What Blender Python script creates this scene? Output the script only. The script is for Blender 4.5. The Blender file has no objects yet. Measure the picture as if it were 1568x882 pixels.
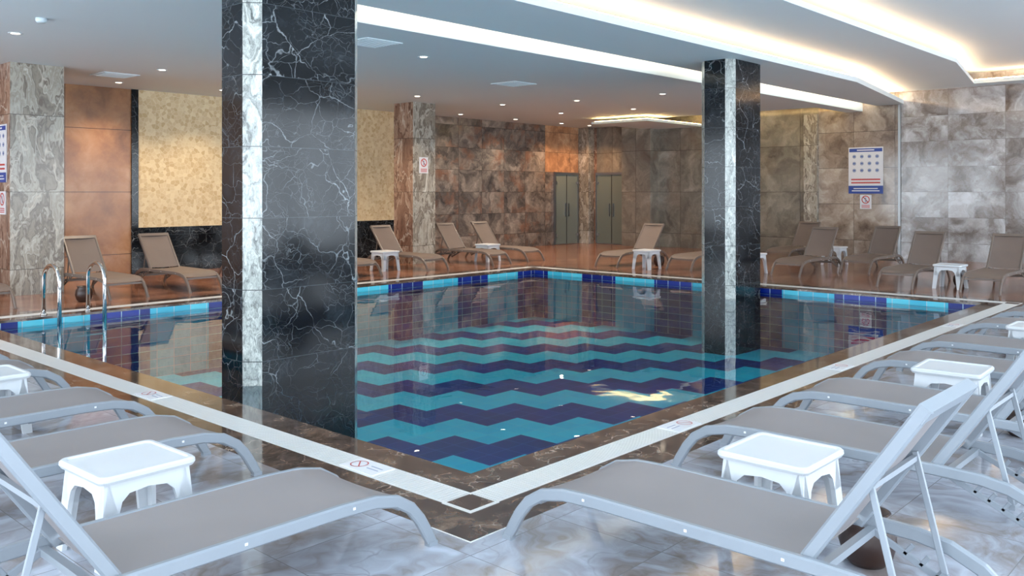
import bpy, bmesh, math, random
from mathutils import Vector, Matrix
random.seed(7)
scene = bpy.context.scene
try:
    scene.view_settings.view_transform = 'Standard'
except Exception:
    pass

# ---------------------------------------------------------------- node helper
def srgb(r, g, b):
    def f(c):
        c = c/255.0
        return c/12.92 if c <= 0.04045 else ((c+0.055)/1.055)**2.4
    return (f(r), f(g), f(b), 1.0)

class NT:
    def __init__(s, name):
        s.m = bpy.data.materials.new(name); s.m.use_nodes = True
        s.t = s.m.node_tree; s.t.nodes.clear()
        s.out = s.t.nodes.new('ShaderNodeOutputMaterial')
        s.co = s.t.nodes.new('ShaderNodeTexCoord').outputs['Object']
    def put(s, sock, v):
        if v is None: return
        if isinstance(v, bpy.types.NodeSocket): s.t.links.new(v, sock)
        else: sock.default_value = v
    def math(s, op, a, b=None, c=None, clamp=False):
        n = s.t.nodes.new('ShaderNodeMath'); n.operation = op; n.use_clamp = clamp
        s.put(n.inputs[0], a); s.put(n.inputs[1], b)
        if c is not None: s.put(n.inputs[2], c)
        return n.outputs[0]
    def vm(s, op, a, b=None, scale=None):
        n = s.t.nodes.new('ShaderNodeVectorMath'); n.operation = op
        s.put(n.inputs[0], a); s.put(n.inputs[1], b)
        if scale is not None: s.put(n.inputs['Scale'], scale)
        return n.outputs[0]
    def sep(s, v):
        n = s.t.nodes.new('ShaderNodeSeparateXYZ'); s.put(n.inputs[0], v); return n.outputs
    def comb(s, x, y, z):
        n = s.t.nodes.new('ShaderNodeCombineXYZ')
        s.put(n.inputs[0], x); s.put(n.inputs[1], y); s.put(n.inputs[2], z); return n.outputs[0]
    def noise(s, v, scale, detail=4, rough=0.5, dist=0.0):
        n = s.t.nodes.new('ShaderNodeTexNoise'); s.put(n.inputs['Vector'], v)
        n.inputs['Scale'].default_value = scale; n.inputs['Detail'].default_value = detail
        n.inputs['Roughness'].default_value = rough; n.inputs['Distortion'].default_value = dist
        return n.outputs
    def voro(s, v, scale, feat='DISTANCE_TO_EDGE'):
        n = s.t.nodes.new('ShaderNodeTexVoronoi'); n.feature = feat
        s.put(n.inputs['Vector'], v); n.inputs['Scale'].default_value = scale
        return n.outputs
    def white(s, v):
        n = s.t.nodes.new('ShaderNodeTexWhiteNoise'); n.noise_dimensions = '3D'
        s.put(n.inputs['Vector'], v); return n.outputs
    def mr(s, v, a, b, c=0.0, d=1.0):
        n = s.t.nodes.new('ShaderNodeMapRange'); n.clamp = True
        s.put(n.inputs[0], v); n.inputs[1].default_value = a; n.inputs[2].default_value = b
        n.inputs[3].default_value = c; n.inputs[4].default_value = d
        return n.outputs[0]
    def mix(s, f, a, b, mode='MIX'):
        n = s.t.nodes.new('ShaderNodeMix'); n.data_type = 'RGBA'; n.blend_type = mode
        s.put(n.inputs[0], f); s.put(n.inputs[6], a); s.put(n.inputs[7], b)
        return n.outputs[2]
    def ramp(s, f, stops):
        n = s.t.nodes.new('ShaderNodeValToRGB'); s.put(n.inputs[0], f)
        el = n.color_ramp.elements
        while len(el) < len(stops): el.new(0.5)
        for e, (p, c) in zip(el, stops):
            e.position = p; e.color = c
        return n.outputs[0]
    def distort(s, v, scale, amt):
        nz = s.noise(v, scale, 4, 0.6)[1]
        nz = s.vm('SUBTRACT', nz, (0.5, 0.5, 0.5))
        return s.vm('ADD', v, s.vm('SCALE', nz, scale=amt))
    def tile(s, i, j, si, sj, gap, oi=0.0, oj=0.0, brick=False):
        x = s.sep(s.co)
        a = s.math('DIVIDE', s.math('ADD', x[i], 50+oi), si)
        b = s.math('DIVIDE', s.math('ADD', x[j], 50+oj), sj)
        fb0 = s.math('FLOOR', b)
        if brick:
            a = s.math('ADD', a, s.math('MULTIPLY', fb0, 0.5))
        fa = s.math('FRACT', a); fb = s.math('FRACT', b)
        da = s.math('MULTIPLY', s.math('MINIMUM', fa, s.math('SUBTRACT', 1.0, fa)), si)
        db = s.math('MULTIPLY', s.math('MINIMUM', fb, s.math('SUBTRACT', 1.0, fb)), sj)
        m = s.math('LESS_THAN', s.math('MINIMUM', da, db), gap)
        cell = s.comb(s.math('FLOOR', a), fb0, 0.5)
        return m, cell
    def bsdf(s, color, rough=0.5, metal=0.0, bump=None, bstr=0.2, bdist=0.01, spec=0.5, coat=0):
        n = s.t.nodes.new('ShaderNodeBsdfPrincipled')
        s.put(n.inputs['Base Color'], color); s.put(n.inputs['Roughness'], rough)
        n.inputs['Metallic'].default_value = metal
        n.inputs['Specular IOR Level'].default_value = spec
        n.inputs['Coat Weight'].default_value = coat
        n.inputs['Coat Roughness'].default_value = 0.05
        if bump is not None:
            b = s.t.nodes.new('ShaderNodeBump'); b.inputs['Strength'].default_value = bstr
            b.inputs['Distance'].default_value = bdist; s.put(b.inputs['Height'], bump)
            s.t.links.new(b.outputs[0], n.inputs['Normal'])
        s.t.links.new(n.outputs[0], s.out.inputs[0])
        return s.m

def plain(name, col, rough=0.5, metal=0.0, var=0.06, nscale=8.0, spec=0.5):
    n = NT(name)
    nz = n.noise(n.co, nscale, 3)[0]
    dark = tuple(c*(1-var) for c in col[:3])+(1,)
    lite = tuple(min(1, c*(1+var)) for c in col[:3])+(1,)
    return n.bsdf(n.mix(nz, dark, lite), rough, metal, spec=spec)

def emis(name, col, strength):
    n = NT(name)
    e = n.t.nodes.new('ShaderNodeEmission'); e.inputs[0].default_value = col; e.inputs[1].default_value = strength
    n.t.links.new(e.outputs[0], n.out.inputs[0]); return n.m

# ---------------------------------------------------------------- materials
def m_black_marble():
    n = NT('black_marble')
    x = n.sep(n.co)
    zc = n.math('FLOOR', n.math('DIVIDE', n.math('ADD', x[2], 20.05), 0.63))
    fz = n.math('FRACT', n.math('DIVIDE', n.math('ADD', x[2], 20.05), 0.63))
    w = n.white(n.comb(zc, 3.0, 1.0))[1]
    v = n.vm('ADD', n.co, n.vm('SCALE', w, scale=6.0))
    v = n.distort(v, 1.2, 0.55)
    v = n.distort(v, 9.0, 0.05)
    v2 = n.vm('MULTIPLY', n.vm('ADD', v, (4, 7, 2)), (1.0, 1.0, 1.5))
    d1 = n.voro(v, 2.0)[0]
    d2 = n.voro(v2, 4.2)[0]
    d3 = n.voro(v2, 10.0)[0]
    m1 = n.mr(n.noise(v, 3.0, 3)[0], 0.36, 0.60)
    m2 = n.mr(n.noise(n.vm('ADD', v, (9, 1, 3)), 3.2, 3)[0], 0.40, 0.64)
    m3 = n.mr(n.noise(n.vm('ADD', v, (2, 8, 3)), 2.4, 2)[0], 0.42, 0.64)
    l1 = n.math('MULTIPLY', n.mr(d1, 0.001, 0.009, 0.70, 0), m1)
    l2 = n.math('MULTIPLY', n.mr(d2, 0.001, 0.013, 0.50, 0), m2)
    l3 = n.math('MULTIPLY', n.mr(d3, 0.001, 0.026, 0.26, 0), m3)
    l = n.math('MAXIMUM', n.math('MAXIMUM', l1, l2), l3)
    base = n.ramp(n.noise(v, 2.6, 7, 0.7)[0], [(0.35, srgb(7, 10, 14)), (0.55, srgb(18, 22, 27)), (0.78, srgb(48, 54, 60))])
    c = n.mix(l, base, srgb(165, 172, 176))
    j = n.math('LESS_THAN', n.math('ABSOLUTE', n.math('SUBTRACT', fz, 0.5)), 0.4955)
    c = n.mix(j, srgb(62, 68, 72), c)
    return n.bsdf(c, 0.12, spec=0.32)

def m_silver_marble():
    n = NT('silver_marble')
    v = n.distort(n.vm('MULTIPLY', n.co, (1.6, 1.6, 0.8)), 2.5, 0.9)
    f = n.noise(v, 4.5, 8, 0.75, 1.5)[0]
    c = n.ramp(f, [(0.30, srgb(58, 62, 62)), (0.42, srgb(135, 138, 134)), (0.54, srgb(186, 190, 184)), (0.68, srgb(232, 232, 224))])
    x = n.sep(n.co)
    fz = n.math('FRACT', n.math('DIVIDE', n.math('ADD', x[2], 20.05), 0.63))
    j = n.math('LESS_THAN', n.math('ABSOLUTE', n.math('SUBTRACT', fz, 0.5)), 0.495)
    c = n.mix(j, srgb(60, 60, 60), c)
    return n.bsdf(c, 0.15)

def m_pillar_marble(name, a, b, c_, d):
    n = NT(name)
    x = n.sep(n.co)
    zc = n.math('FLOOR', n.math('DIVIDE', n.math('ADD', x[2], 20.0), 1.2))
    w = n.white(n.comb(zc, 1.0, 5.0))[1]
    v = n.vm('ADD', n.co, n.vm('SCALE', w, scale=4.0))
    v = n.distort(n.vm('MULTIPLY', v, (1.5, 1.5, 0.6)), 0.9, 1.6)
    f = n.noise(v, 1.1, 6, 0.58, 2.5)[0]
    c = n.ramp(f, [(0.30, a), (0.42, b), (0.48, a), (0.54, c_), (0.60, b), (0.70, d)])
    l = n.mr(n.voro(v, 1.2)[0], 0.0, 0.02, 0.6, 0)
    c = n.mix(l, c, srgb(215, 205, 190))
    fz = n.math('FRACT', n.math('DIVIDE', n.math('ADD', x[2], 20.0), 1.2))
    j = n.math('LESS_THAN', n.math('ABSOLUTE', n.math('SUBTRACT', fz, 0.5)), 0.497)
    c = n.mix(j, srgb(50, 45, 40), c)
    return n.bsdf(c, 0.2)

def m_tile_stone(name, axis, si, sj, stops, rough=0.25, nscale=2.2, gapc=srgb(60, 52, 46), var=0.5, gap=0.004, tint=None):
    n = NT(name)
    i = 0 if axis == 'x' else 1
    m, cell = n.tile(i, 2, si, sj, gap)
    w = n.white(cell)
    v = n.vm('ADD', n.co, n.vm('SCALE', w[1], scale=20.0))
    v = n.distort(v, 1.8, 0.7)
    f = n.noise(v, nscale, 8, 0.65, 0.8)[0]
    f = n.math('ADD', f, n.math('MULTIPLY', n.math('SUBTRACT', w[0], 0.5), var*0.3))
    c = n.ramp(f, stops)
    if tint is not None:
        t = n.mr(n.noise(n.vm('ADD', v, (3, 3, 3)), nscale*0.8, 4, 0.6)[0], 0.52, 0.70, 0, 0.7)
        c = n.mix(t, c, tint)
    c = n.mix(m, c, gapc)
    return n.bsdf(c, rough)

def m_emperador():
    n = NT('brown_marble')
    v = n.distort(n.co, 3.0, 0.5)
    f = n.noise(v, 5.0, 8, 0.7)[0]
    c = n.ramp(f, [(0.3, srgb(46, 34, 29)), (0.5, srgb(90, 70, 58)), (0.72, srgb(142, 116, 96))])
    l = n.math('MULTIPLY', n.mr(n.voro(v, 5.0)[0], 0.0, 0.022, 0.75, 0), n.mr(n.noise(v, 2.5, 2)[0], 0.47, 0.62))
    c = n.mix(l, c, srgb(205, 190, 175))
    return n.bsdf(c, 0.08, coat=0.3)

def m_pool_floor():
    n = NT('pool_mosaic')
    x = n.sep(n.co); A = 0.5
    i = n.math('FLOOR', n.math('DIVIDE', n.math('ADD', x[0], 40.0), A))
    j = n.math('FLOOR', n.math('DIVIDE', n.math('ADD', x[1], 40.25), A))
    k = n.math('MODULO', n.math('ADD', i, j), 4.0)
    sel = n.math('LESS_THAN', k, 1.5)
    m, cell = n.tile(0, 1, 0.25, 0.25, 0.004)
    w = n.white(cell)[0]
    navy = n.mix(w, srgb(0, 26, 118), srgb(0, 40, 146))
    turq = n.mix(w, srgb(20, 214, 246), srgb(50, 228, 252))
    c = n.mix(sel, navy, turq)
    c = n.mix(m, c, n.mix(sel, srgb(70, 110, 190), srgb(120, 225, 240)))
    return n.bsdf(c, 0.4)

def m_pool_wall(axis):
    n = NT('pool_band_tile_'+axis)
    i = 0 if axis == 'x' else 1
    x = n.sep(n.co)
    f = n.math('FRACT', n.math('DIVIDE', n.math('ADD', x[i], 40.35), 1.7))
    sel = n.math('LESS_THAN', f, 0.52)
    m, cell = n.tile(i, 2, 0.25, 0.125, 0.005)
    w = n.white(cell)[0]
    navy = n.mix(w, srgb(2, 26, 112), srgb(14, 48, 155))
    turq = n.mix(w, srgb(60, 185, 215), srgb(100, 215, 235))
    c = n.mix(sel, navy, turq)
    c = n.mix(m, c, srgb(190, 215, 225))
    return n.bsdf(c, 0.25)

def m_water():
    n = NT('pool_water')
    tr = n.t.nodes.new('ShaderNodeBsdfTransparent'); tr.inputs[0].default_value = (0.78, 0.96, 1.0, 1)
    gl = n.t.nodes.new('ShaderNodeBsdfGlossy'); gl.inputs['Roughness'].default_value = 0.0
    gl.inputs['Color'].default_value = (1, 1, 1, 1)
    fr = n.t.nodes.new('ShaderNodeFresnel'); fr.inputs['IOR'].default_value = 1.28
    b = n.t.nodes.new('ShaderNodeBump'); b.inputs['Strength'].default_value = 0.10; b.inputs['Distance'].default_value = 0.02
    h = n.noise(n.co, 2.0, 2, 0.5, 0.3)[0]
    n.t.links.new(h, b.inputs['Height'])
    n.t.links.new(b.outputs[0], gl.inputs['Normal'])
    mx = n.t.nodes.new('ShaderNodeMixShader')
    n.t.links.new(fr.outputs[0], mx.inputs[0]); n.t.links.new(tr.outputs[0], mx.inputs[1]); n.t.links.new(gl.outputs[0], mx.inputs[2])
    n.t.links.new(mx.outputs[0], n.out.inputs[0])
    return n.m

def m_floor_pale():
    n = NT('pale_marble_floor')
    m, cell = n.tile(0, 1, 0.6, 0.6, 0.0020)
    v = n.vm('ADD', n.co, n.vm('SCALE', n.white(cell)[1], scale=0.12))
    v = n.distort(v, 0.8, 1.5)
    f = n.noise(v, 1.1, 7, 0.56, 2.2)[0]
    c = n.ramp(f, [(0.26, srgb(112, 94, 84)), (0.38, srgb(144, 136, 134)), (0.50, srgb(166, 168, 177)), (0.60, srgb(182, 187, 199)), (0.72, srgb(204, 209, 222))])
    l = n.math('MULTIPLY', n.mr(n.voro(v, 1.3)[0], 0.0, 0.012, 0.4, 0), n.mr(n.noise(v, 1.5, 2)[0], 0.42, 0.6))
    c = n.mix(l, c, srgb(110, 100, 96))
    c = n.mix(m, c, srgb(130, 127, 128))
    return n.bsdf(c, 0.08)

def m_floor_brown():
    n = NT('brown_stone_floor')
    m, cell = n.tile(0, 1, 0.9, 0.3, 0.004, brick=True)
    w = n.white(cell)
    v = n.vm('ADD', n.co, n.vm('SCALE', w[1], scale=9.0))
    f = n.noise(n.distort(v, 1.5, 0.5), 2.2, 6, 0.6)[0]
    f = n.math('ADD', f, n.math('MULTIPLY', n.math('SUBTRACT', w[0], 0.5), 0.12))
    c = n.ramp(f, [(0.30, srgb(116, 76, 58)), (0.5, srgb(152, 104, 80)), (0.7, srgb(182, 132, 106))])
    c = n.mix(m, c, srgb(92, 62, 48))
    return n.bsdf(c, 0.14)

def m_beige_mosaic():
    n = NT('beige_mosaic')
    v = n.voro(n.co, 13.0, 'F1')
    e = n.voro(n.co, 13.0)[0]
    w = n.white(v[2])[0]
    c = n.mix(w, srgb(206, 178, 130), srgb(232, 214, 174))
    c = n.mix(n.mr(e, 0.0, 0.08, 0.6, 0), c, srgb(238, 224, 190))
    return n.bsdf(c, 0.45)

def m_copper():
    n = NT('copper_stone_panel')
    m, cell = n.tile(0, 2, 1.25, 1.2, 0.006, 0.85, 0.0)
    f = n.noise(n.distort(n.co, 1.0, 0.8), 1.3, 7, 0.6)[0]
    c = n.ramp(f, [(0.3, srgb(124, 84, 56)), (0.5, srgb(166, 118, 78)), (0.7, srgb(192, 150, 110))])
    c = n.mix(m, c, srgb(70, 45, 30))
    return n.bsdf(c, 0.22)

BLACK = m_black_marble(); SILVER = m_silver_marble(); EMP = m_emperador()
PILL = m_pillar_marble('grey_veined_marble', srgb(112, 101, 90), srgb(150, 142, 128), srgb(180, 174, 161), srgb(208, 204, 194))
PILLB = m_pillar_marble('brown_veined_marble', srgb(102, 74, 62), srgb(138, 106, 90), srgb(165, 136, 118), srgb(196, 174, 156))
SLATE = m_tile_stone('rustic_slate_wall', 'x', 0.9, 0.6,
    [(0.28, srgb(54, 50, 49)), (0.45, srgb(98, 91, 86)), (0.56, srgb(132, 122, 113)), (0.72, srgb(172, 161, 150))], rough=0.25, tint=srgb(138, 98, 76), var=0.3)
OLIVE = m_tile_stone('olive_stone_wall', 'y', 1.2, 1.2,
    [(0.28, srgb(86, 80, 72)), (0.45, srgb(120, 114, 104)), (0.58, srgb(144, 138, 126)), (0.75, srgb(174, 168, 156))], rough=0.12, nscale=1.2, var=0.12, tint=srgb(122, 106, 92))
BROWNW = m_tile_stone('brown_marble_wall', 'y', 1.0, 0.9,
    [(0.28, srgb(86, 72, 63)), (0.43, srgb(138, 122, 109)), (0.57, srgb(168, 154, 141)), (0.74, srgb(206, 197, 186))], rough=0.10, nscale=1.4, var=0.18)
GREYW = m_tile_stone('grey_cloud_marble_wall', 'y', 1.2, 0.6,
    [(0.32, srgb(98, 87, 80)), (0.43, srgb(136, 128, 123)), (0.53, srgb(166, 163, 162)), (0.68, srgb(210, 212, 215))], rough=0.10, nscale=1.3, var=0.15, gapc=srgb(116, 108, 104), gap=0.003)
ORANGE_ST = m_tile_stone('orange_slate_wall', 'x', 0.6, 0.6,
    [(0.28, srgb(118, 86, 66)), (0.45, srgb(164, 122, 90)), (0.56, srgb(190, 146, 110)), (0.72, srgb(210, 178, 144))], rough=0.3)
POOLF = m_pool_floor(); PWX = m_pool_wall('x'); PWY = m_pool_wall('y'); WATER = m_water()
FPALE = m_floor_pale(); FBROWN = m_floor_brown(); BEIGE = m_beige_mosaic(); COPPER = m_copper()
WHITE = plain('white_ceiling_paint', srgb(214, 226, 231), 0.6, var=0.015, nscale=1.0)
WALLP = plain('white_wall_paint', srgb(225, 224, 220), 0.6, var=0.03, nscale=1.0)
GRATE = plain('white_grate_plastic', srgb(214, 214, 212), 0.4, var=0.03)
GROUT = plain('grate_channel', srgb(130, 128, 124), 0.6)
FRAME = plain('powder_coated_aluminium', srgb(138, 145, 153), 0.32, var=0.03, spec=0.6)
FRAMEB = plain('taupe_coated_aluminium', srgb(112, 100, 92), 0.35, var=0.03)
PLAST = plain('white_plastic', srgb(208, 212, 216), 0.3, var=0.02)
CHROME = plain('chrome', srgb(225, 225, 225), 0.08, metal=1.0, var=0.02)
METAL = plain('brushed_metal', srgb(150, 150, 150), 0.3, metal=1.0)
LED = emis('warm_led_strip', (1.0, 0.58, 0.29, 1), 28.0)
LEDW = emis('neutral_led_strip', (1.0, 0.74, 0.52, 1), 44.0)
LEDY = emis('yellow_led_strip', (1.0, 0.62, 0.22, 1), 40.0)
LAMP = emis('downlight_glow', (1.0, 0.85, 0.65, 1), 12.0)
SW = plain('sign_white', srgb(225, 225, 228), 0.4, var=0.01)
SB = plain('sign_blue', srgb(40, 70, 150), 0.4)
SR = plain('sign_red', srgb(190, 60, 55), 0.4)
SG = plain('sign_grey', srgb(150, 160, 185), 0.4)
DARKM = plain('dark_frame_metal', srgb(40, 36, 34), 0.4)
POT = plain('brown_clay_pot', srgb(52, 34, 28), 0.35, var=0.2)

def m_sling(name, c0, c1, c2):
    n = NT(name)
    x = n.sep(n.co)
    a = n.math('FRACT', n.math('MULTIPLY', x[0], 160.0)); b = n.math('FRACT', n.math('MULTIPLY', x[1], 160.0))
    w = n.math('MULTIPLY', n.math('LESS_THAN', a, 0.3), n.math('LESS_THAN', b, 0.3))
    c = n.mix(n.noise(n.co, 3, 3)[0], c0, c1)
    c = n.mix(n.math('MULTIPLY', w, 0.35), c, c2)
    return n.bsdf(c, 0.6)
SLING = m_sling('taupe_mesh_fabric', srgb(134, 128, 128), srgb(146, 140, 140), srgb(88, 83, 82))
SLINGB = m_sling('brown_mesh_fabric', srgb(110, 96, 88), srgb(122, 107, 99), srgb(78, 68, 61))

def m_glass(name, col, fac, rough):
    n = NT(name)
    tr = n.t.nodes.new('ShaderNodeBsdfTransparent')
    p = n.t.nodes.new('ShaderNodeBsdfPrincipled'); p.inputs['Base Color'].default_value = col
    p.inputs['Roughness'].default_value = rough
    mx = n.t.nodes.new('ShaderNodeMixShader')
    lw = n.t.nodes.new('ShaderNodeFresnel'); lw.inputs[0].default_value = 1.45
    f = n.math('ADD', lw.outputs[0], fac, clamp=True)
    n.t.links.new(f, mx.inputs[0]); n.t.links.new(tr.outputs[0], mx.inputs[1]); n.t.links.new(p.outputs[0], mx.inputs[2])
    n.t.links.new(mx.outputs[0], n.out.inputs[0]); return n.m
FROST = m_glass('frosted_glass', srgb(128, 138, 130), 0.75, 0.08)

# ---------------------------------------------------------------- mesh builder
class MB:
    def __init__(s): s.v = []; s.f = []; s.mi = []; s.mats = []; s.sm = []
    def m(s, mat):
        if mat not in s.mats: s.mats.append(mat)
        return s.mats.index(mat)
    def add(s, vs, fs, mat, smooth=False):
        o = len(s.v); s.v += [tuple(v) for v in vs]; k = s.m(mat)
        for f in fs: s.f.append(tuple(i+o for i in f)); s.mi.append(k); s.sm.append(smooth)
    def box(s, x0, x1, y0, y1, z0, z1, mat):
        vs = [(x0,y0,z0),(x1,y0,z0),(x1,y1,z0),(x0,y1,z0),(x0,y0,z1),(x1,y0,z1),(x1,y1,z1),(x0,y1,z1)]
        s.add(vs, [(0,3,2,1),(4,5,6,7),(0,1,5,4),(1,2,6,5),(2,3,7,6),(3,0,4,7)], mat)
    def prism(s, pts, z0, z1, mat, mats=None):
        n = len(pts)
        vs = [(p[0],p[1],z0) for p in pts]+[(p[0],p[1],z1) for p in pts]
        s.add(vs, [tuple(range(n-1,-1,-1)), tuple(range(n, 2*n))], mat)
        for i in range(n):
            j = (i+1) % n
            s.add([vs[i], vs[j], vs[n+j], vs[n+i]], [(0,1,2,3)], mats[i] if mats else mat)
    def sweep(s, pts, x, w, h, mat):
        """rect section swept along (y,z) path at fixed x"""
        rings = []
        n = len(pts)
        for i, (y, z) in enumerate(pts):
            a = pts[max(0, i-1)]; b = pts[min(n-1, i+1)]
            t = Vector((b[0]-a[0], b[1]-a[1])).normalized(); nn = Vector((-t.y, t.x))
            c = 0.22*min(w, h)
            ring = []
            for (sx, sn) in [(-w/2, -h/2+c), (-w/2, h/2-c), (-w/2+c, h/2), (w/2-c, h/2), (w/2, h/2-c), (w/2, -h/2+c), (w/2-c, -h/2), (-w/2+c, -h/2)]:
                ring.append((x+sx, y+nn.x*sn, max(0.0, z+nn.y*sn)))
            rings.append(ring)
        vs = [p for r in rings for p in r]; fs = []
        for i in range(n-1):
            for k in range(8):
                k2 = (k+1) % 8
                fs.append((i*8+k, i*8+k2, (i+1)*8+k2, (i+1)*8+k))
        fs.append(tuple(range(7, -1, -1))); fs.append(tuple((n-1)*8+k for k in range(8)))
        s.add(vs, fs, mat)
    def tube(s, pts, r, mat, seg=12):
        pts = [Vector(p) for p in pts]; n = len(pts); vs = []; fs = []
        up = None
        for i, p in enumerate(pts):
            t = (pts[min(n-1, i+1)]-pts[max(0, i-1)]).normalized()
            if up is None:
                up = t.orthogonal().normalized()
            up = (up - t*up.dot(t)).normalized(); sd = t.cross(up)
            for k in range(seg):
                a = 2*math.pi*k/seg
                vs.append(p + (up*math.cos(a)+sd*math.sin(a))*r)
        for i in range(n-1):
            for k in range(seg):
                k2 = (k+1) % seg
                fs.append((i*seg+k, i*seg+k2, (i+1)*seg+k2, (i+1)*seg+k))
        fs.append(tuple(range(seg-1, -1, -1))); fs.append(tuple((n-1)*seg+k for k in range(seg)))
        s.add(vs, fs, mat, True)
    def lathe(s, prof, cx, cy, mat, seg=24):
        vs = []; fs = []; n = len(prof)
        for r, z in prof:
            for k in range(seg):
                a = 2*math.pi*k/seg; vs.append((cx+r*math.cos(a), cy+r*math.sin(a), z))
        for i in range(n-1):
            for k in range(seg):
                k2 = (k+1) % seg
                fs.append((i*seg+k, i*seg+k2, (i+1)*seg+k2, (i+1)*seg+k))
        fs.append(tuple(range(seg-1, -1, -1))); fs.append(tuple((n-1)*seg+k for k in range(seg)))
        s.add(vs, fs, mat, True)
    def mesh(s, name):
        me = bpy.data.meshes.new(name); me.from_pydata(s.v, [], s.f)
        for m in s.mats: me.materials.append(m)
        for p, k, q in zip(me.polygons, s.mi, s.sm): p.material_index = k; p.use_smooth = q
        me.update(); return me
    def obj(s, name, bevel=0):
        me = s.mesh(name)
        bm = bmesh.new(); bm.from_mesh(me); bmesh.ops.recalc_face_normals(bm, faces=bm.faces); bm.to_mesh(me); bm.free()
        o = bpy.data.objects.new(name, me); scene.collection.objects.link(o)
        if bevel:
            b = o.modifiers.new('bevel', 'BEVEL'); b.width = bevel; b.segments = 2; b.limit_method = 'ANGLE'
        return o

def link(name, me, loc, rz=0.0):
    o = bpy.data.objects.new(name, me); o.location = loc; o.rotation_euler = (0, 0, rz)
    scene.collection.objects.link(o); return o

# ---------------------------------------------------------------- room dimensions
U0, U1, V0, V1 = -6.5, 18.5, -6.5, 13.5
PU, PV = 10.35, 8.5
ZTOP = 4.4
PD = -1.0; WZ = -0.10

# ---------------------------------------------------------------- pool
b = MB()
b.box(-0.2, PU+0.2, -0.2, PV+0.2, PD-0.1, PD, POOLF)
b.obj('pool_floor')
b = MB()
b.box(0-0.2, PU+0.2, -0.2, 0, PD, -0.03, PWX)
b.box(0-0.2, PU+0.2, PV, PV+0.2, PD, -0.03, PWX)
b.box(-0.2, 0, 0, PV, PD, -0.03, PWY)
b.box(PU, PU+0.2, 0, PV, PD, -0.03, PWY)
b.obj('pool_wall')
b = MB()
b.add([(0,0,WZ),(PU,0,WZ),(PU,PV,WZ),(0,PV,WZ)], [(0,1,2,3)], WATER)
b.obj('pool_water')

def ring(bd, a, c, z0, z1, mat):
    """frame between offset a (inner) and c (outer) around pool rectangle"""
    bd.box(-c, PU+c, -c, -a, z0, z1, mat)
    bd.box(-c, PU+c, PV+a, PV+c, z0, z1, mat)
    bd.box(-c, -a, -a, PV+a, z0, z1, mat)
    bd.box(PU+a, PU+c, -a, PV+a, z0, z1, mat)
b = MB(); ring(b, 0.0, 0.23, -0.03, 0.0, EMP)
b.obj('trim_1')
b = MB(); ring(b, 0.43, 0.70, -0.03, 0.0, EMP)
for cx, cy in ((-0.43, -0.43), (PU+0.23, -0.43), (-0.43, PV+0.23), (PU+0.23, PV+0.23)):
    b.box(cx, cx+0.2, cy, cy+0.2, -0.03, 0.0, EMP)
b.obj('trim_2')
# grate
b = MB(); ring(b, 0.23, 0.43, -0.05, -0.025, GROUT)
ring(b, 0.23, 0.245, -0.025, 0.002, GRATE); ring(b, 0.415, 0.43, -0.025, 0.002, GRATE)
pitch = 0.026
def slats(x0, x1, y0, y1, alongx):
    L = (x1-x0) if alongx else (y1-y0); n = int(L/pitch)
    for i in range(n):
        a = i*pitch
        if alongx: b.box(x0+a, x0+a+0.020, y0, y1, -0.02, 0.002, GRATE)
        else: b.box(x0, x1, y0+a, y0+a+0.020, -0.02, 0.002, GRATE)
slats(-0.22, PU+0.22, -0.415, -0.245, True)
slats(-0.22, PU+0.22, PV+0.245, PV+0.415, True)
slats(-0.415, -0.245, -0.22, PV+0.22, False)
slats(PU+0.245, PU+0.415, -0.22, PV+0.22, False)
b.obj('overflow_grate')
b = MB()
for (x0, x1, y0, y1) in ((-0.44,-0.225,-0.235,-0.229),(-0.235,-0.229,-0.44,-0.235),(-0.44,-0.235,-0.44,-0.434),(-0.44,-0.434,-0.434,-0.235),
                         (-0.70,-0.694,-0.70,-0.43),(-0.694,-0.43,-0.70,-0.694)):
    b.box(x0, x1, y0, y1, 0.0, 0.0025, GRATE)
b.obj('trim_3')
# no-diving marker tiles on the grate
def marker_mesh():
    b = MB()
    b.box(-0.15, 0.15, -0.085, 0.085, 0.0, 0.006, SW)
    b.box(-0.12, -0.02, -0.022, -0.013, 0.006, 0.007, SG); b.box(-0.12, -0.02, 0.013, 0.022, 0.006, 0.007, SG)
    seg = 20
    for k in range(seg):
        a0 = 2*math.pi*k/seg; a1 = 2*math.pi*(k+1)/seg
        vs = [(0.07+r*math.cos(a), r*math.sin(a), 0.0075) for r, a in ((0.049,a0),(0.055,a0),(0.055,a1),(0.049,a1))]
        b.add(vs, [(0,1,2,3)], SR)
    b.add([(0.035,0.03,0.0075),(0.040,0.035,0.0075),(0.105,-0.03,0.0075),(0.100,-0.035,0.0075)], [(0,1,2,3)], SR)
    return b.mesh('depth_marker')
mk = marker_mesh()
for (x, y, r) in ((-0.33, 0.52, math.pi/2), (1.68, -0.33, 0), (-0.33, 3.2, math.pi/2), (4.4, -0.33, 0), (7.8, -0.33, 0)):
    link('depth_marker', mk, (x, y, 0.002), r)

# ---------------------------------------------------------------- floor
b = MB()
c = 0.70
for (x0, x1, y0, y1, mt) in ((U0, -c, V0, 9.2, FPALE), (-c, PU+c, V0, -c, FPALE), (PU+c, U1, V0, V1, FBROWN),
                             (U0, -c, 9.2, V1, FBROWN), (-c, PU+c, PV+c, V1, FBROWN)):
    b.box(x0, x1, y0, y1, -0.1, 0.0, mt)
b.obj('floor')

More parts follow.
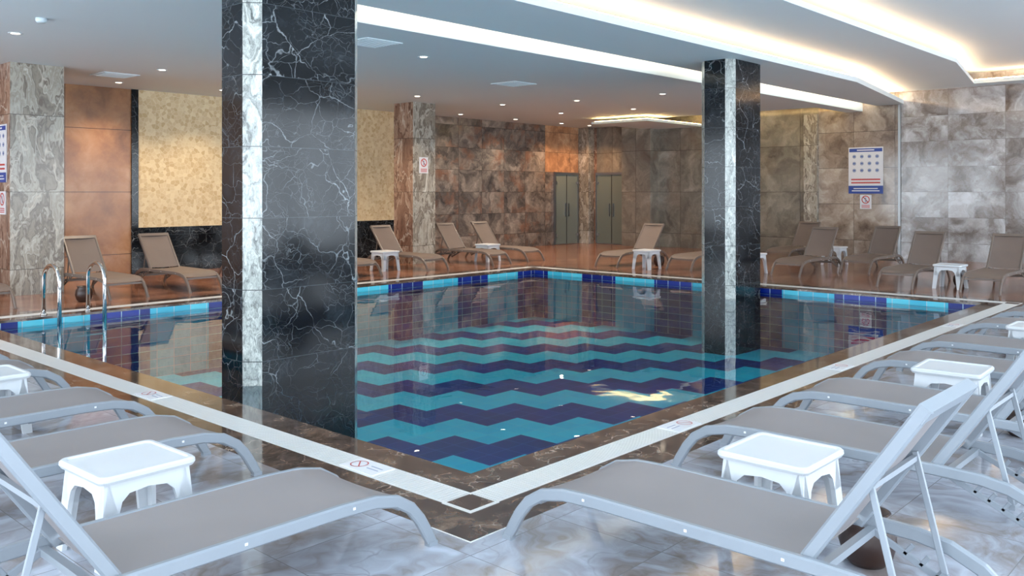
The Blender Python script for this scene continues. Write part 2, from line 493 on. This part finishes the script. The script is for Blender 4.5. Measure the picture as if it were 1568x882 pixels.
# ---------------------------------------------------------------- columns
def column(x0, x1, y0, y1, c=0.12):
    pts = [(x0+c,y0),(x1-c,y0),(x1,y0+c),(x1,y1-c),(x1-c,y1),(x0+c,y1),(x0,y1-c),(x0,y0+c)]
    mats = [BLACK, SILVER]*4
    b = MB(); b.prism(pts, PD, 3.72, BLACK, mats); return b.obj('marble_column', 0.004)
column(0.57, 1.82, 3.28, 3.87)
column(9.10, 10.18, 3.28, 3.89)

# ---------------------------------------------------------------- walls
b = MB()
b.box(U0, 2.85, V1, V1+0.2, 0, ZTOP, COPPER)
b.box(2.85, 4.13, V1, V1+0.2, 0, ZTOP, COPPER)
b.box(4.13, 4.26, V1-0.04, V1+0.2, 0, ZTOP, BLACK)
b.box(4.26, 11.2, V1, V1+0.2, 0.9, ZTOP, BEIGE)
b.box(4.26, 11.2, V1, V1+0.2, 0, 0.9, BLACK)
b.box(11.2, 16.6, V1, V1+0.2, 0, ZTOP, SLATE)
b.box(16.6, U1+0.2, V1, V1+0.2, 2.2, ZTOP, ORANGE_ST)
b.box(16.6, U1+0.2, V1, V1+0.2, 0, 2.2, SLATE)
b.obj('wall_north')
b = MB()
b.box(U1, U1+0.2, 13.0, V1, 0, ZTOP, PILLB)
b.box(U1, U1+0.2, 5.9, 13.0, 0, ZTOP, OLIVE)
b.box(U1, U1+0.2, 3.9, 5.9, 0, ZTOP, BROWNW)
b.box(U1, U1+0.2, V0, 3.9, 0, ZTOP, GREYW)
b.obj('wall_east')
b = MB(); b.box(U1-0.035, U1-0.005, 3.86, 3.92, 0.002, 3.71, METAL); b.obj('trim_4')
b = MB(); b.box(U1-0.12, U1-0.005, 5.9, 6.25, 0.002, 3.59, PILL); b.obj('trim_5')
b = MB(); b.box(18.0, U1-0.005, 10.7, 11.7, 0.002, 3.59, OLIVE); b.obj('trim_6')
b = MB(); b.box(18.2, U1-0.005, 13.1, V1-0.005, 0.002, 3.59, PILL); b.obj('trim_7')
def pillar(x0, x1, y0, y1):
    b = MB(); b.prism([(x0,y0),(x1,y0),(x1,y1),(x0,y1)], 0, 3.6, PILL, [PILL, PILL, PILL, PILLB]); return b.obj('veined_marble_pillar', 0.005)
pillar(1.25, 2.04, 11.25, 12.15)
pillar(9.41, 10.08, 11.25, 11.9)

# doors: frosted glass leaves in a metal frame
def door(name, alongx, a0, a1, wall):
    b = MB()
    def bx(p0, p1, q0, q1, z0, z1, m):
        if alongx: b.box(p0, p1, wall-q1, wall-q0, z0, z1, m)
        else: b.box(wall-q1, wall-q0, p0, p1, z0, z1, m)
    mid = (a0+a1)/2
    bx(a0+0.03, mid-0.012, 0.03, 0.042, 0.02, 2.13, FROST)
    bx(mid+0.012, a1-0.03, 0.03, 0.042, 0.02, 2.13, FROST)
    bx(a0, a1, 0.01, 0.07, 2.13, 2.20, METAL)
    bx(a0, a0+0.035, 0.01, 0.07, 0.02, 2.13, METAL)
    bx(a1-0.035, a1, 0.01, 0.07, 0.02, 2.13, METAL)
    for p in (mid-0.012, mid+0.002): bx(p, p+0.010, 0.026, 0.046, 0.02, 2.13, DARKM)
    for zz in (0.25, 1.85):
        bx(a0+0.035, a0+0.12, 0.02, 0.06, zz, zz+0.07, METAL)
        bx(a1-0.12, a1-0.035, 0.02, 0.06, zz, zz+0.07, METAL)
    bx(mid+0.06, mid+0.085, 0.042, 0.09, 0.85, 1.25, METAL)
    bx(mid-0.085, mid-0.06, 0.042, 0.09, 0.85, 1.25, METAL)
    bx(a0, a1, 0.005, 0.06, 0.002, 0.02, METAL)
    return b.obj(name)
door('door_1', True, 17.0, 18.15, V1)
door('door_2', False, 11.8, 13.0, U1)

# window walls behind the viewpoint (daylight)
def window_wall(name, alongx, a0, a1, w):
    b = MB()
    def bx(p0, p1, z0, z1, m, t=0.2):
        if alongx: b.box(p0, p1, w-t, w, z0, z1, m)
        else: b.box(w-t, w, p0, p1, z0, z1, m)
    bx(a0, a1, 3.5, ZTOP, WALLP); bx(a0, a1, 0, 0.25, WALLP)
    n = max(1, round((a1-a0)/4.2)); L = (a1-a0)/n
    for i in range(n+1):
        p = a0+i*L
        bx(max(a0, p-0.25), min(a1, p+0.25), 0.25, 3.5, WALLP)
    b.obj(name)
    return n, L
n1, L1 = window_wall('wall_south', True, U0, U1, V0)
n2, L2 = window_wall('wall_west', False, V0, V1, U0)
wi = 0
def win(alongx, a0, a1, w):
    global wi; wi += 1
    b = MB()
    def bx(p0, p1, z0, z1):
        if alongx: b.box(p0, p1, w-0.14, w-0.06, z0, z1, DARKM)
        else: b.box(w-0.14, w-0.06, p0, p1, z0, z1, DARKM)
    bx(a0, a1, 0.25, 0.32); bx(a0, a1, 3.43, 3.5)
    k = 3
    for i in range(k+1):
        p = a0+(a1-a0-0.06)*i/k; bx(p, p+0.06, 0.32, 3.43)
    b.obj('window_%d' % wi)
    L = bpy.data.lights.new('window_portal', 'AREA'); L.shape = 'RECTANGLE'; L.size = a1-a0; L.size_y = 3.2
    L.cycles.is_portal = True
    o = bpy.data.objects.new('window_portal', L); scene.collection.objects.link(o)
    m = (a0+a1)/2
    if alongx: o.location = (m, w-0.25, 1.88); o.rotation_euler = (math.radians(90), 0, 0)
    else: o.location = (w-0.25, m, 1.88); o.rotation_euler = (math.radians(90), 0, math.radians(-90))
for i in range(n1): win(True, U0+i*L1+0.25, U0+(i+1)*L1-0.25, V0)
for i in range(n2): win(False, V0+i*L2+0.25, V0+(i+1)*L2-0.25, U0)

# ---------------------------------------------------------------- ceiling
b = MB()
b.box(U0, 16.7, 4.78, V1, 3.6, 3.85, WHITE)
b.box(16.7, U1, 11.4, V1, 3.6, 3.85, WHITE)
b.box(16.7, U1, 4.78, 5.2, 3.6, 3.85, WHITE)
b.prism([(U0,3.0),(13.5,3.0),(U1,3.8),(U1,4.45),(U0,4.45)], 3.72, 3.82, WHITE)
b.prism([(U0,1.42),(14.2,1.42),(17.95,2.1),(17.95,V0),(U1,V0),(U1,V1),(U0,V1)], 4.02, 4.10, WHITE)
b.box(U0, U1, V0, V1, 4.32, 4.4, WHITE)
b.box(15.6, 18.45, 9.2, 11.0, 3.44, 3.50, WHITE)   # dropped light box near the doors
b.obj('ceiling')
b = MB()
b.box(U0+0.1, U1-0.1, 4.36, 4.41, 3.825, 3.845, LEDW)
b.prism([(U0+0.1,3.06),(13.5,3.06),(U1-0.1,3.86),(U1-0.1,3.90),(13.5,3.10),(U0+0.1,3.10)], 3.825, 3.845, LED)
b.prism([(U0+0.1,1.49),(14.2,1.49),(17.9,2.17),(17.9,2.21),(14.2,1.53),(U0+0.1,1.53)], 4.105, 4.125, LED)
b.box(18.02, 18.07, V0+0.2, 2.1, 4.105, 4.125, LED)
b.obj('cove_light_strip')
b = MB()
b.box(16.62, 16.68, 5.3, 9.1, 3.855, 3.875, LEDY)
b.box(16.8, 18.4, 5.1, 5.15, 3.855, 3.875, LEDY)
b.box(15.68, 15.72, 9.25, 10.95, 3.503, 3.518, LEDY)
b.box(15.72, 18.4, 9.27, 9.31, 3.503, 3.518, LEDY)
b.obj('cove_light_strip')

# downlights
def dl_mesh():
    b = MB()
    b.lathe([(0.055, -0.004), (0.075, -0.008), (0.085, -0.002), (0.085, 0.0)], 0, 0, WHITE, 20)
    b.lathe([(0.053, -0.006), (0.02, -0.0075)], 0, 0, LAMP, 20)
    return b.mesh('ceiling_downlight')
dm = dl_mesh()
spots = [(0.44,8.55),(3.25,10.4),(6.0,10.4),(8.7,10.3),(11.2,10.2),(11.65,8.4),(11.8,6.3),
         (14.1,8.6),(13.8,10.6),(16.4,12.7),(3.5,12.6),(5.4,12.3),(8.0,12.3),(12.3,12.7),(14.4,12.7),(-2.3,9.5),(17.6,12.6),(5.2,6.2)]
for (x, y) in spots:
    link('ceiling_downlight', dm, (x, y, 3.6))
    L = bpy.data.lights.new('downlight', 'SPOT'); L.energy = 155; L.color = (1.0, 0.80, 0.60)
    L.spot_size = math.radians(125); L.spot_blend = 0.7; L.shadow_soft_size = 0.06
    if (x, y) in ((16.4,12.7),(17.6,12.6)): L.color = (1.0, 0.60, 0.32); L.energy = 130
    if y > 12.2 and x < 9: L.energy = 135; L.color = (1.0, 0.76, 0.50)
    if x in (12.3, 14.4): L.energy = 120
    o = bpy.data.objects.new('downlight_spot', L); o.location = (x, y, 3.56); scene.collection.objects.link(o)
def vent_mesh():
    b = MB(); b.box(-0.3, 0.3, -0.3, 0.3, -0.012, 0, WHITE)
    for i in range(9): b.box(-0.26, 0.26, -0.26+i*0.06, -0.235+i*0.06, -0.018, -0.012, WHITE)
    return b.mesh('air_vent')
vm_ = vent_mesh()
for (x, y) in ((3.9, 5.8), (8.5, 7.4), (3.0, 11.6)): link('air_vent', vm_, (x, y, 3.6))
b = MB(); b.lathe([(0.06, 3.6), (0.06, 3.57), (0.045, 3.55)], 0.3, 7.3, WHITE); b.obj('smoke_detector')

# ---------------------------------------------------------------- signs
def poster(name, loc, rz, w, h):
    b = MB()
    b.box(-w/2, w/2, -0.012, 0, 0, h, SW)
    y = -0.014
    def q(x0, x1, z0, z1, m, yy=y):
        b.add([(x0,yy,z0),(x1,yy,z0),(x1,yy,z1),(x0,yy,z1)], [(0,1,2,3)], m)
    q(-w/2+0.02, w/2-0.02, h*0.90, h*0.975, SB); q(-w*0.25, w*0.25, h*0.925, h*0.95, SW, y-0.002)
    q(-w/2, w/2, 0, h*0.17, SB); q(-w*0.4, w*0.4, h*0.05, h*0.07, SW, y-0.002); q(-w*0.35, w*0.35, h*0.10, h*0.12, SW, y-0.002)
    q(-w*0.42, w*0.42, h*0.22, h*0.25, SR); q(-w*0.42, w*0.42, h*0.29, h*0.32, SR)
    for r in range(3):
        for c in range(4):
            cx = -w*0.33+c*w*0.22; cz = h*(0.80-0.15*r)
            vs = [(cx+w*0.055*math.cos(a*math.pi/6), y, cz+w*0.055*math.sin(a*math.pi/6)) for a in range(12)]
            b.add(vs, [tuple(range(12))], SG)
            q(cx-w*0.03, cx+w*0.03, cz-0.01, cz+0.01, SB, y-0.002)
    me = b.mesh(name); return link(name, me, loc, rz)
def small_sign(name, loc, rz, w, h):
    b = MB(); b.box(-w/2, w/2, -0.01, 0, 0, h, SW); y = -0.012
    cz = h*0.66; R = w*0.36
    for k in range(20):
        a0 = 2*math.pi*k/20; a1 = 2*math.pi*(k+1)/20
        b.add([(r*math.cos(a), y, cz+r*math.sin(a)) for r, a in ((R*0.78,a0),(R,a0),(R,a1),(R*0.78,a1))], [(0,1,2,3)], SR)
    b.add([(-R*0.6,y,cz+R*0.5),(-R*0.45,y,cz+R*0.65),(R*0.6,y,cz-R*0.5),(R*0.45,y,cz-R*0.65)], [(0,1,2,3)], SR)
    b.add([(-R*0.15,y,cz-R*0.6),(R*0.15,y,cz-R*0.6),(R*0.15,y,cz+R*0.5),(-R*0.15,y,cz+R*0.5)], [(0,1,2,3)], SG)
    for i in range(3):
        z = h*(0.08+0.08*i); b.add([(-w*0.36,y,z),(w*0.36,y,z),(w*0.36,y,z+h*0.04),(-w*0.36,y,z+h*0.04)], [(0,1,2,3)], SR)
    me = b.mesh(name); return link(name, me, loc, rz)
poster('pool_rules_poster', (U1-0.004, 4.70, 1.56), -math.pi/2, 0.85, 1.15)
small_sign('no_diving_sign', (U1-0.004, 4.70, 1.18), -math.pi/2, 0.28, 0.35)
poster('safety_notice_poster', (1.246, 11.72, 1.75), -math.pi/2, 0.70, 0.90)
small_sign('warning_sign', (1.246, 11.55, 1.25), -math.pi/2, 0.28, 0.36)
small_sign('no_running_sign', (9.72, 11.246, 2.02), 0, 0.26, 0.36)

# ---------------------------------------------------------------- pool ladder
b = MB()
for u in (0.82, 1.38):
    pts = [(u, 8.68, 0.0), (u, 8.68, 0.46)]
    for k in range(1, 12):
        a = math.pi*k/12; pts.append((u, 8.42+0.26*math.cos(a), 0.46+0.20*math.sin(a)))
    pts += [(u, 8.16, 0.46), (u, 8.16, -0.85)]
    b.tube(pts, 0.026, CHROME)
    b.lathe([(0.04, 0.0), (0.04, 0.015), (0.03, 0.02)], u, 8.68, CHROME)
for z in (-0.25, -0.5, -0.75): b.box(0.82, 1.38, 8.12, 8.20, z, z+0.02, CHROME)
b.obj('pool_ladder')

# ---------------------------------------------------------------- sunbed
BW = 0.60
def sunbed_mesh(theta_deg, FR, SL):
    b = MB(); th = math.radians(theta_deg)
    prof = [(0.0,0.0),(0.030,0.06),(0.075,0.135),(0.130,0.20),(0.21,0.25),(0.33,0.277),(0.5,0.285),(1.0,0.285),(1.45,0.285),(1.62,0.28),(1.74,0.26),(1.85,0.21),(1.94,0.13),(2.0,0.05),(2.02,0.0)]
    for x in (0.016, BW-0.016):
        b.sweep(prof, x, 0.032, 0.054, FR)
        b.box(x-0.018, x+0.018, -0.02, 0.03, 0, 0.02, FR)
        for y in (0.45, 0.95, 1.35):
            sx = x-0.0165 if x < 0.3 else x+0.0165
            b.box(sx-0.002, sx+0.002, y-0.006, y+0.006, 0.280, 0.290, SW)
    for (y, z) in ((0.17, 0.212), (0.80, 0.262), (1.46, 0.262), (1.88, 0.17)):
        b.box(0.03, BW-0.03, y-0.016, y+0.016, z-0.014, z+0.014, FR)
    def zat(y):
        for (a, c) in zip(prof[:-1], prof[1:]):
            if a[0] <= y <= c[0]:
                return a[1]+(c[1]-a[1])*(y-a[0])/(c[0]-a[0])
        return 0.285
    ny, nx = 24, 8; vs = []; fs = []
    for i in range(ny+1):
        y = 0.16+(1.42-0.16)*i/ny
        for k in range(nx+1):
            s = k/nx; sag = 0.012*(1-(2*s-1)**2)
            vs.append((0.020+(BW-0.040)*s, y, zat(y)+0.024-sag))
    for i in range(ny):
        for k in range(nx):
            a = i*(nx+1)+k; fs.append((a, a+1, a+nx+2, a+nx+1))
    b.add(vs, fs, SL, True)
    L = 0.70; hy, hz = 1.43, 0.315
    def P(s, off=0.0): return (hy+s*math.cos(th)-off*math.sin(th), hz+s*math.sin(th)+off*math.cos(th))
    for x in (0.050, BW-0.050):
        b.sweep([P(-0.04), P(L*0.5), P(L-0.03), P(L)], x, 0.034, 0.048, FR)
    vs = []
    for x in (0.034, BW-0.034):
        for (s_, o_) in ((L-0.05, -0.022), (L+0.005, -0.022), (L+0.005, 0.022), (L-0.05, 0.022)):
            p = P(s_, o_); vs.append((x, p[0], p[1]))
    b.add(vs, [(0,1,2,3),(7,6,5,4),(0,4,5,1),(1,5,6,2),(2,6,7,3),(3,7,4,0)], FR)
    vs = []; fs = []
    for i in range(13):
        s = 0.0+(L-0.045)*i/12
        for k in range(nx+1):
            t = k/nx; sag = 0.016*(1-(2*t-1)**2); p = P(s, 0.014-sag)
            vs.append((0.060+(BW-0.120)*t, p[0], p[1]))
    for i in range(12):
        for k in range(nx):
            a = i*(nx+1)+k; fs.append((a, a+1, a+nx+2, a+nx+1))
    b.add(vs, fs, SL, True)
    for x in (0.050, BW-0.050):
        q = P(0.36)
        b.sweep([q, (1.74, 0.17)], x+(0.02 if x < 0.3 else -0.02), 0.012, 0.024, FR)
        b.sweep([(1.47, 0.262), (1.86, 0.075)], x, 0.012, 0.028, FR)
        for k in range(5):
            t = 0.30+k*0.15; y = 1.47+0.39*t; z = 0.262-0.187*t
            b.sweep([(y, z), (y+0.030, z+0.040)], x, 0.012, 0.018, FR)
        b.sweep([(1.86, 0.075), (1.90, 0.165)], x, 0.012, 0.024, FR)
    q = P(0.36)
    b.box(0.06, BW-0.06, q[0]-0.010, q[0]+0.010, q[1]-0.034, q[1]-0.014, FR)
    b.box(0.06, BW-0.06, 1.728, 1.752, 0.155, 0.18, FR)
    me = b.mesh('sunbed')
    bm = bmesh.new(); bm.from_mesh(me); bmesh.ops.recalc_face_normals(bm, faces=bm.faces); bm.to_mesh(me); bm.free()
    return me
SBM = sunbed_mesh(56, FRAME, SLING)
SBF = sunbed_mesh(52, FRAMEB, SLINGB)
for u in (-0.56, 0.88, 2.0, 3.45, 4.6, 6.05, 7.2, 8.65):      # near right deck, heads away from the pool
    link('sunbed', SBM, (u+BW, -0.79, 0), math.pi)
for v in (-0.60, 0.86, 1.96, 3.40, 4.52, 5.95, 7.1):            # near left deck
    link('sunbed', SBM, (-0.83, v, 0), math.pi/2)
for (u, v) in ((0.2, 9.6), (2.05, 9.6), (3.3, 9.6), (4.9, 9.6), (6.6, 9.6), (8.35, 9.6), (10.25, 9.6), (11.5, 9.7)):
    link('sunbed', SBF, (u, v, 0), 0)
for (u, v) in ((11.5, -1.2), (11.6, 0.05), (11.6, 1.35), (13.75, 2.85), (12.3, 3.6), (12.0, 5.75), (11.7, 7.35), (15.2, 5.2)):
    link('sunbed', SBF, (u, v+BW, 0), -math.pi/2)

# ---------------------------------------------------------------- plastic side table
def table_mesh():
    b = MB(); H = 0.40
    def rsq(h, r, z, seg=6):
        pts = []
        for (sx, sy, a0) in ((1,1,0),(-1,1,90),(-1,-1,180),(1,-1,270)):
            for k in range(seg+1):
                a = math.radians(a0+90*k/seg); pts.append((sx*(h-r)+r*math.cos(a), sy*(h-r)+r*math.sin(a), z))
        return pts
    rings = [rsq(0.195,0.03,H-0.040), rsq(0.214,0.035,H-0.036), rsq(0.222,0.038,H-0.022), rsq(0.221,0.038,H-0.008), rsq(0.213,0.035,H), rsq(0.198,0.032,H), rsq(0.190,0.03,H-0.007), rsq(0.180,0.03,H-0.007)]
    n = len(rings[0]); vs = [p for r in rings for p in r]; fs = []
    for i in range(len(rings)-1):
        for k in range(n):
            k2 = (k+1) % n; fs.append((i*n+k, i*n+k2, (i+1)*n+k2, (i+1)*n+k))
    fs.append(tuple((len(rings)-1)*n+k for k in range(n))); fs.append(tuple(range(n-1, -1, -1)))
    b.add(vs, fs, PLAST)
    arch = [(0.162,0.0),(0.146,0.12),(0.134,0.22),(0.118,0.275),(0.085,0.305),(0.0,0.315)]
    outer_b, outer_t, top = 0.220, 0.192, H-0.035
    def off(z): return outer_b+(outer_t-outer_b)*z/top
    for q in range(4):
        R = Matrix.Rotation(q*math.pi/2, 3, 'Z')
        half = arch+[(-x, z) for (x, z) in arch[-2::-1]]
        fr = []; bk = []
        for (x, z) in half:
            fr.append(R@Vector((x, -off(z), z))); bk.append(R@Vector((x, -off(z)+0.022, z)))
        of = []; ob = []
        for (x, z) in half:
            if abs(x) >= 0.13: ox, oz = math.copysign(off(z), x), z
            else: ox, oz = x*1.45, top
            of.append(R@Vector((ox, -off(oz), oz))); ob.append(R@Vector((ox*0.985, -off(oz)+0.022, oz)))
        m = len(half)
        vs = fr+bk+of+ob; fs = []
        for i in range(m-1):
            fs += [(i, i+1, 2*m+i+1, 2*m+i), (m+i+1, m+i, 3*m+i, 3*m+i+1), (i+1, i, m+i, m+i+1)]
        fs += [(0, 2*m, 3*m, m), (m-1, 2*m-1, 4*m-1, 3*m-1)]
        b.add(vs, fs, PLAST)
        for sg in (1, -1):
            p = [(0.134*sg, 0.22), (off(0.22)*sg, 0.22), (off(top)*sg, top), (0.118*sg*1.45, top)]
            vs = [R@Vector((x, -off(z), z)) for x, z in p]
            b.add(vs, [(0,1,2,3)], PLAST)
    return b.mesh('plastic_side_table')
TM = table_mesh()
for (x, y, r) in ((0.35,-1.70,0.0),(2.98,-1.70,0.05),(5.5,-1.7,0),(8.2,-1.7,0),(-1.77,0.42,0.03),(-1.58,2.98,0),(-1.7,5.55,0),
                  (8.0,10.5,0.0),(11.12,10.6,0),(12.2,0.95,0),(12.45,4.65,0),(15.6,4.3,0),(11.9,6.75,0),(6.0,10.5,0)):
    link('plastic_side_table', TM, (x, y, 0), r)

def pot_mesh():
    b = MB(); b.lathe([(0.07,0.0),(0.10,0.03),(0.12,0.10),(0.11,0.17),(0.085,0.20),(0.095,0.225),(0.08,0.225),(0.07,0.19)], 0, 0, POT)
    return b.mesh('clay_pot')
PM = pot_mesh()
for (x, y) in ((0.30,-2.12),(3.0,-2.12),(12.75,7.0),(1.75,9.0+0.75),(12.6,0.9)):
    link('clay_pot', PM, (x, y, 0))

# ---------------------------------------------------------------- world + camera
w = bpy.data.worlds.new('daylight'); scene.world = w; w.use_nodes = True
bg = w.node_tree.nodes['Background']; bg.inputs[0].default_value = (0.78, 0.89, 1.0, 1); bg.inputs[1].default_value = 8.2

cam = bpy.data.cameras.new('camera'); co = bpy.data.objects.new('camera', cam); scene.collection.objects.link(co)
co.location = (-3.54, -3.55, 1.6)
co.rotation_euler = (math.radians(90), 0, -math.atan2(0.7385, 0.6743))
cam.lens = 1377/1600*36; cam.sensor_width = 36; cam.shift_y = -150/1600
cam.clip_start = 0.05
scene.camera = co
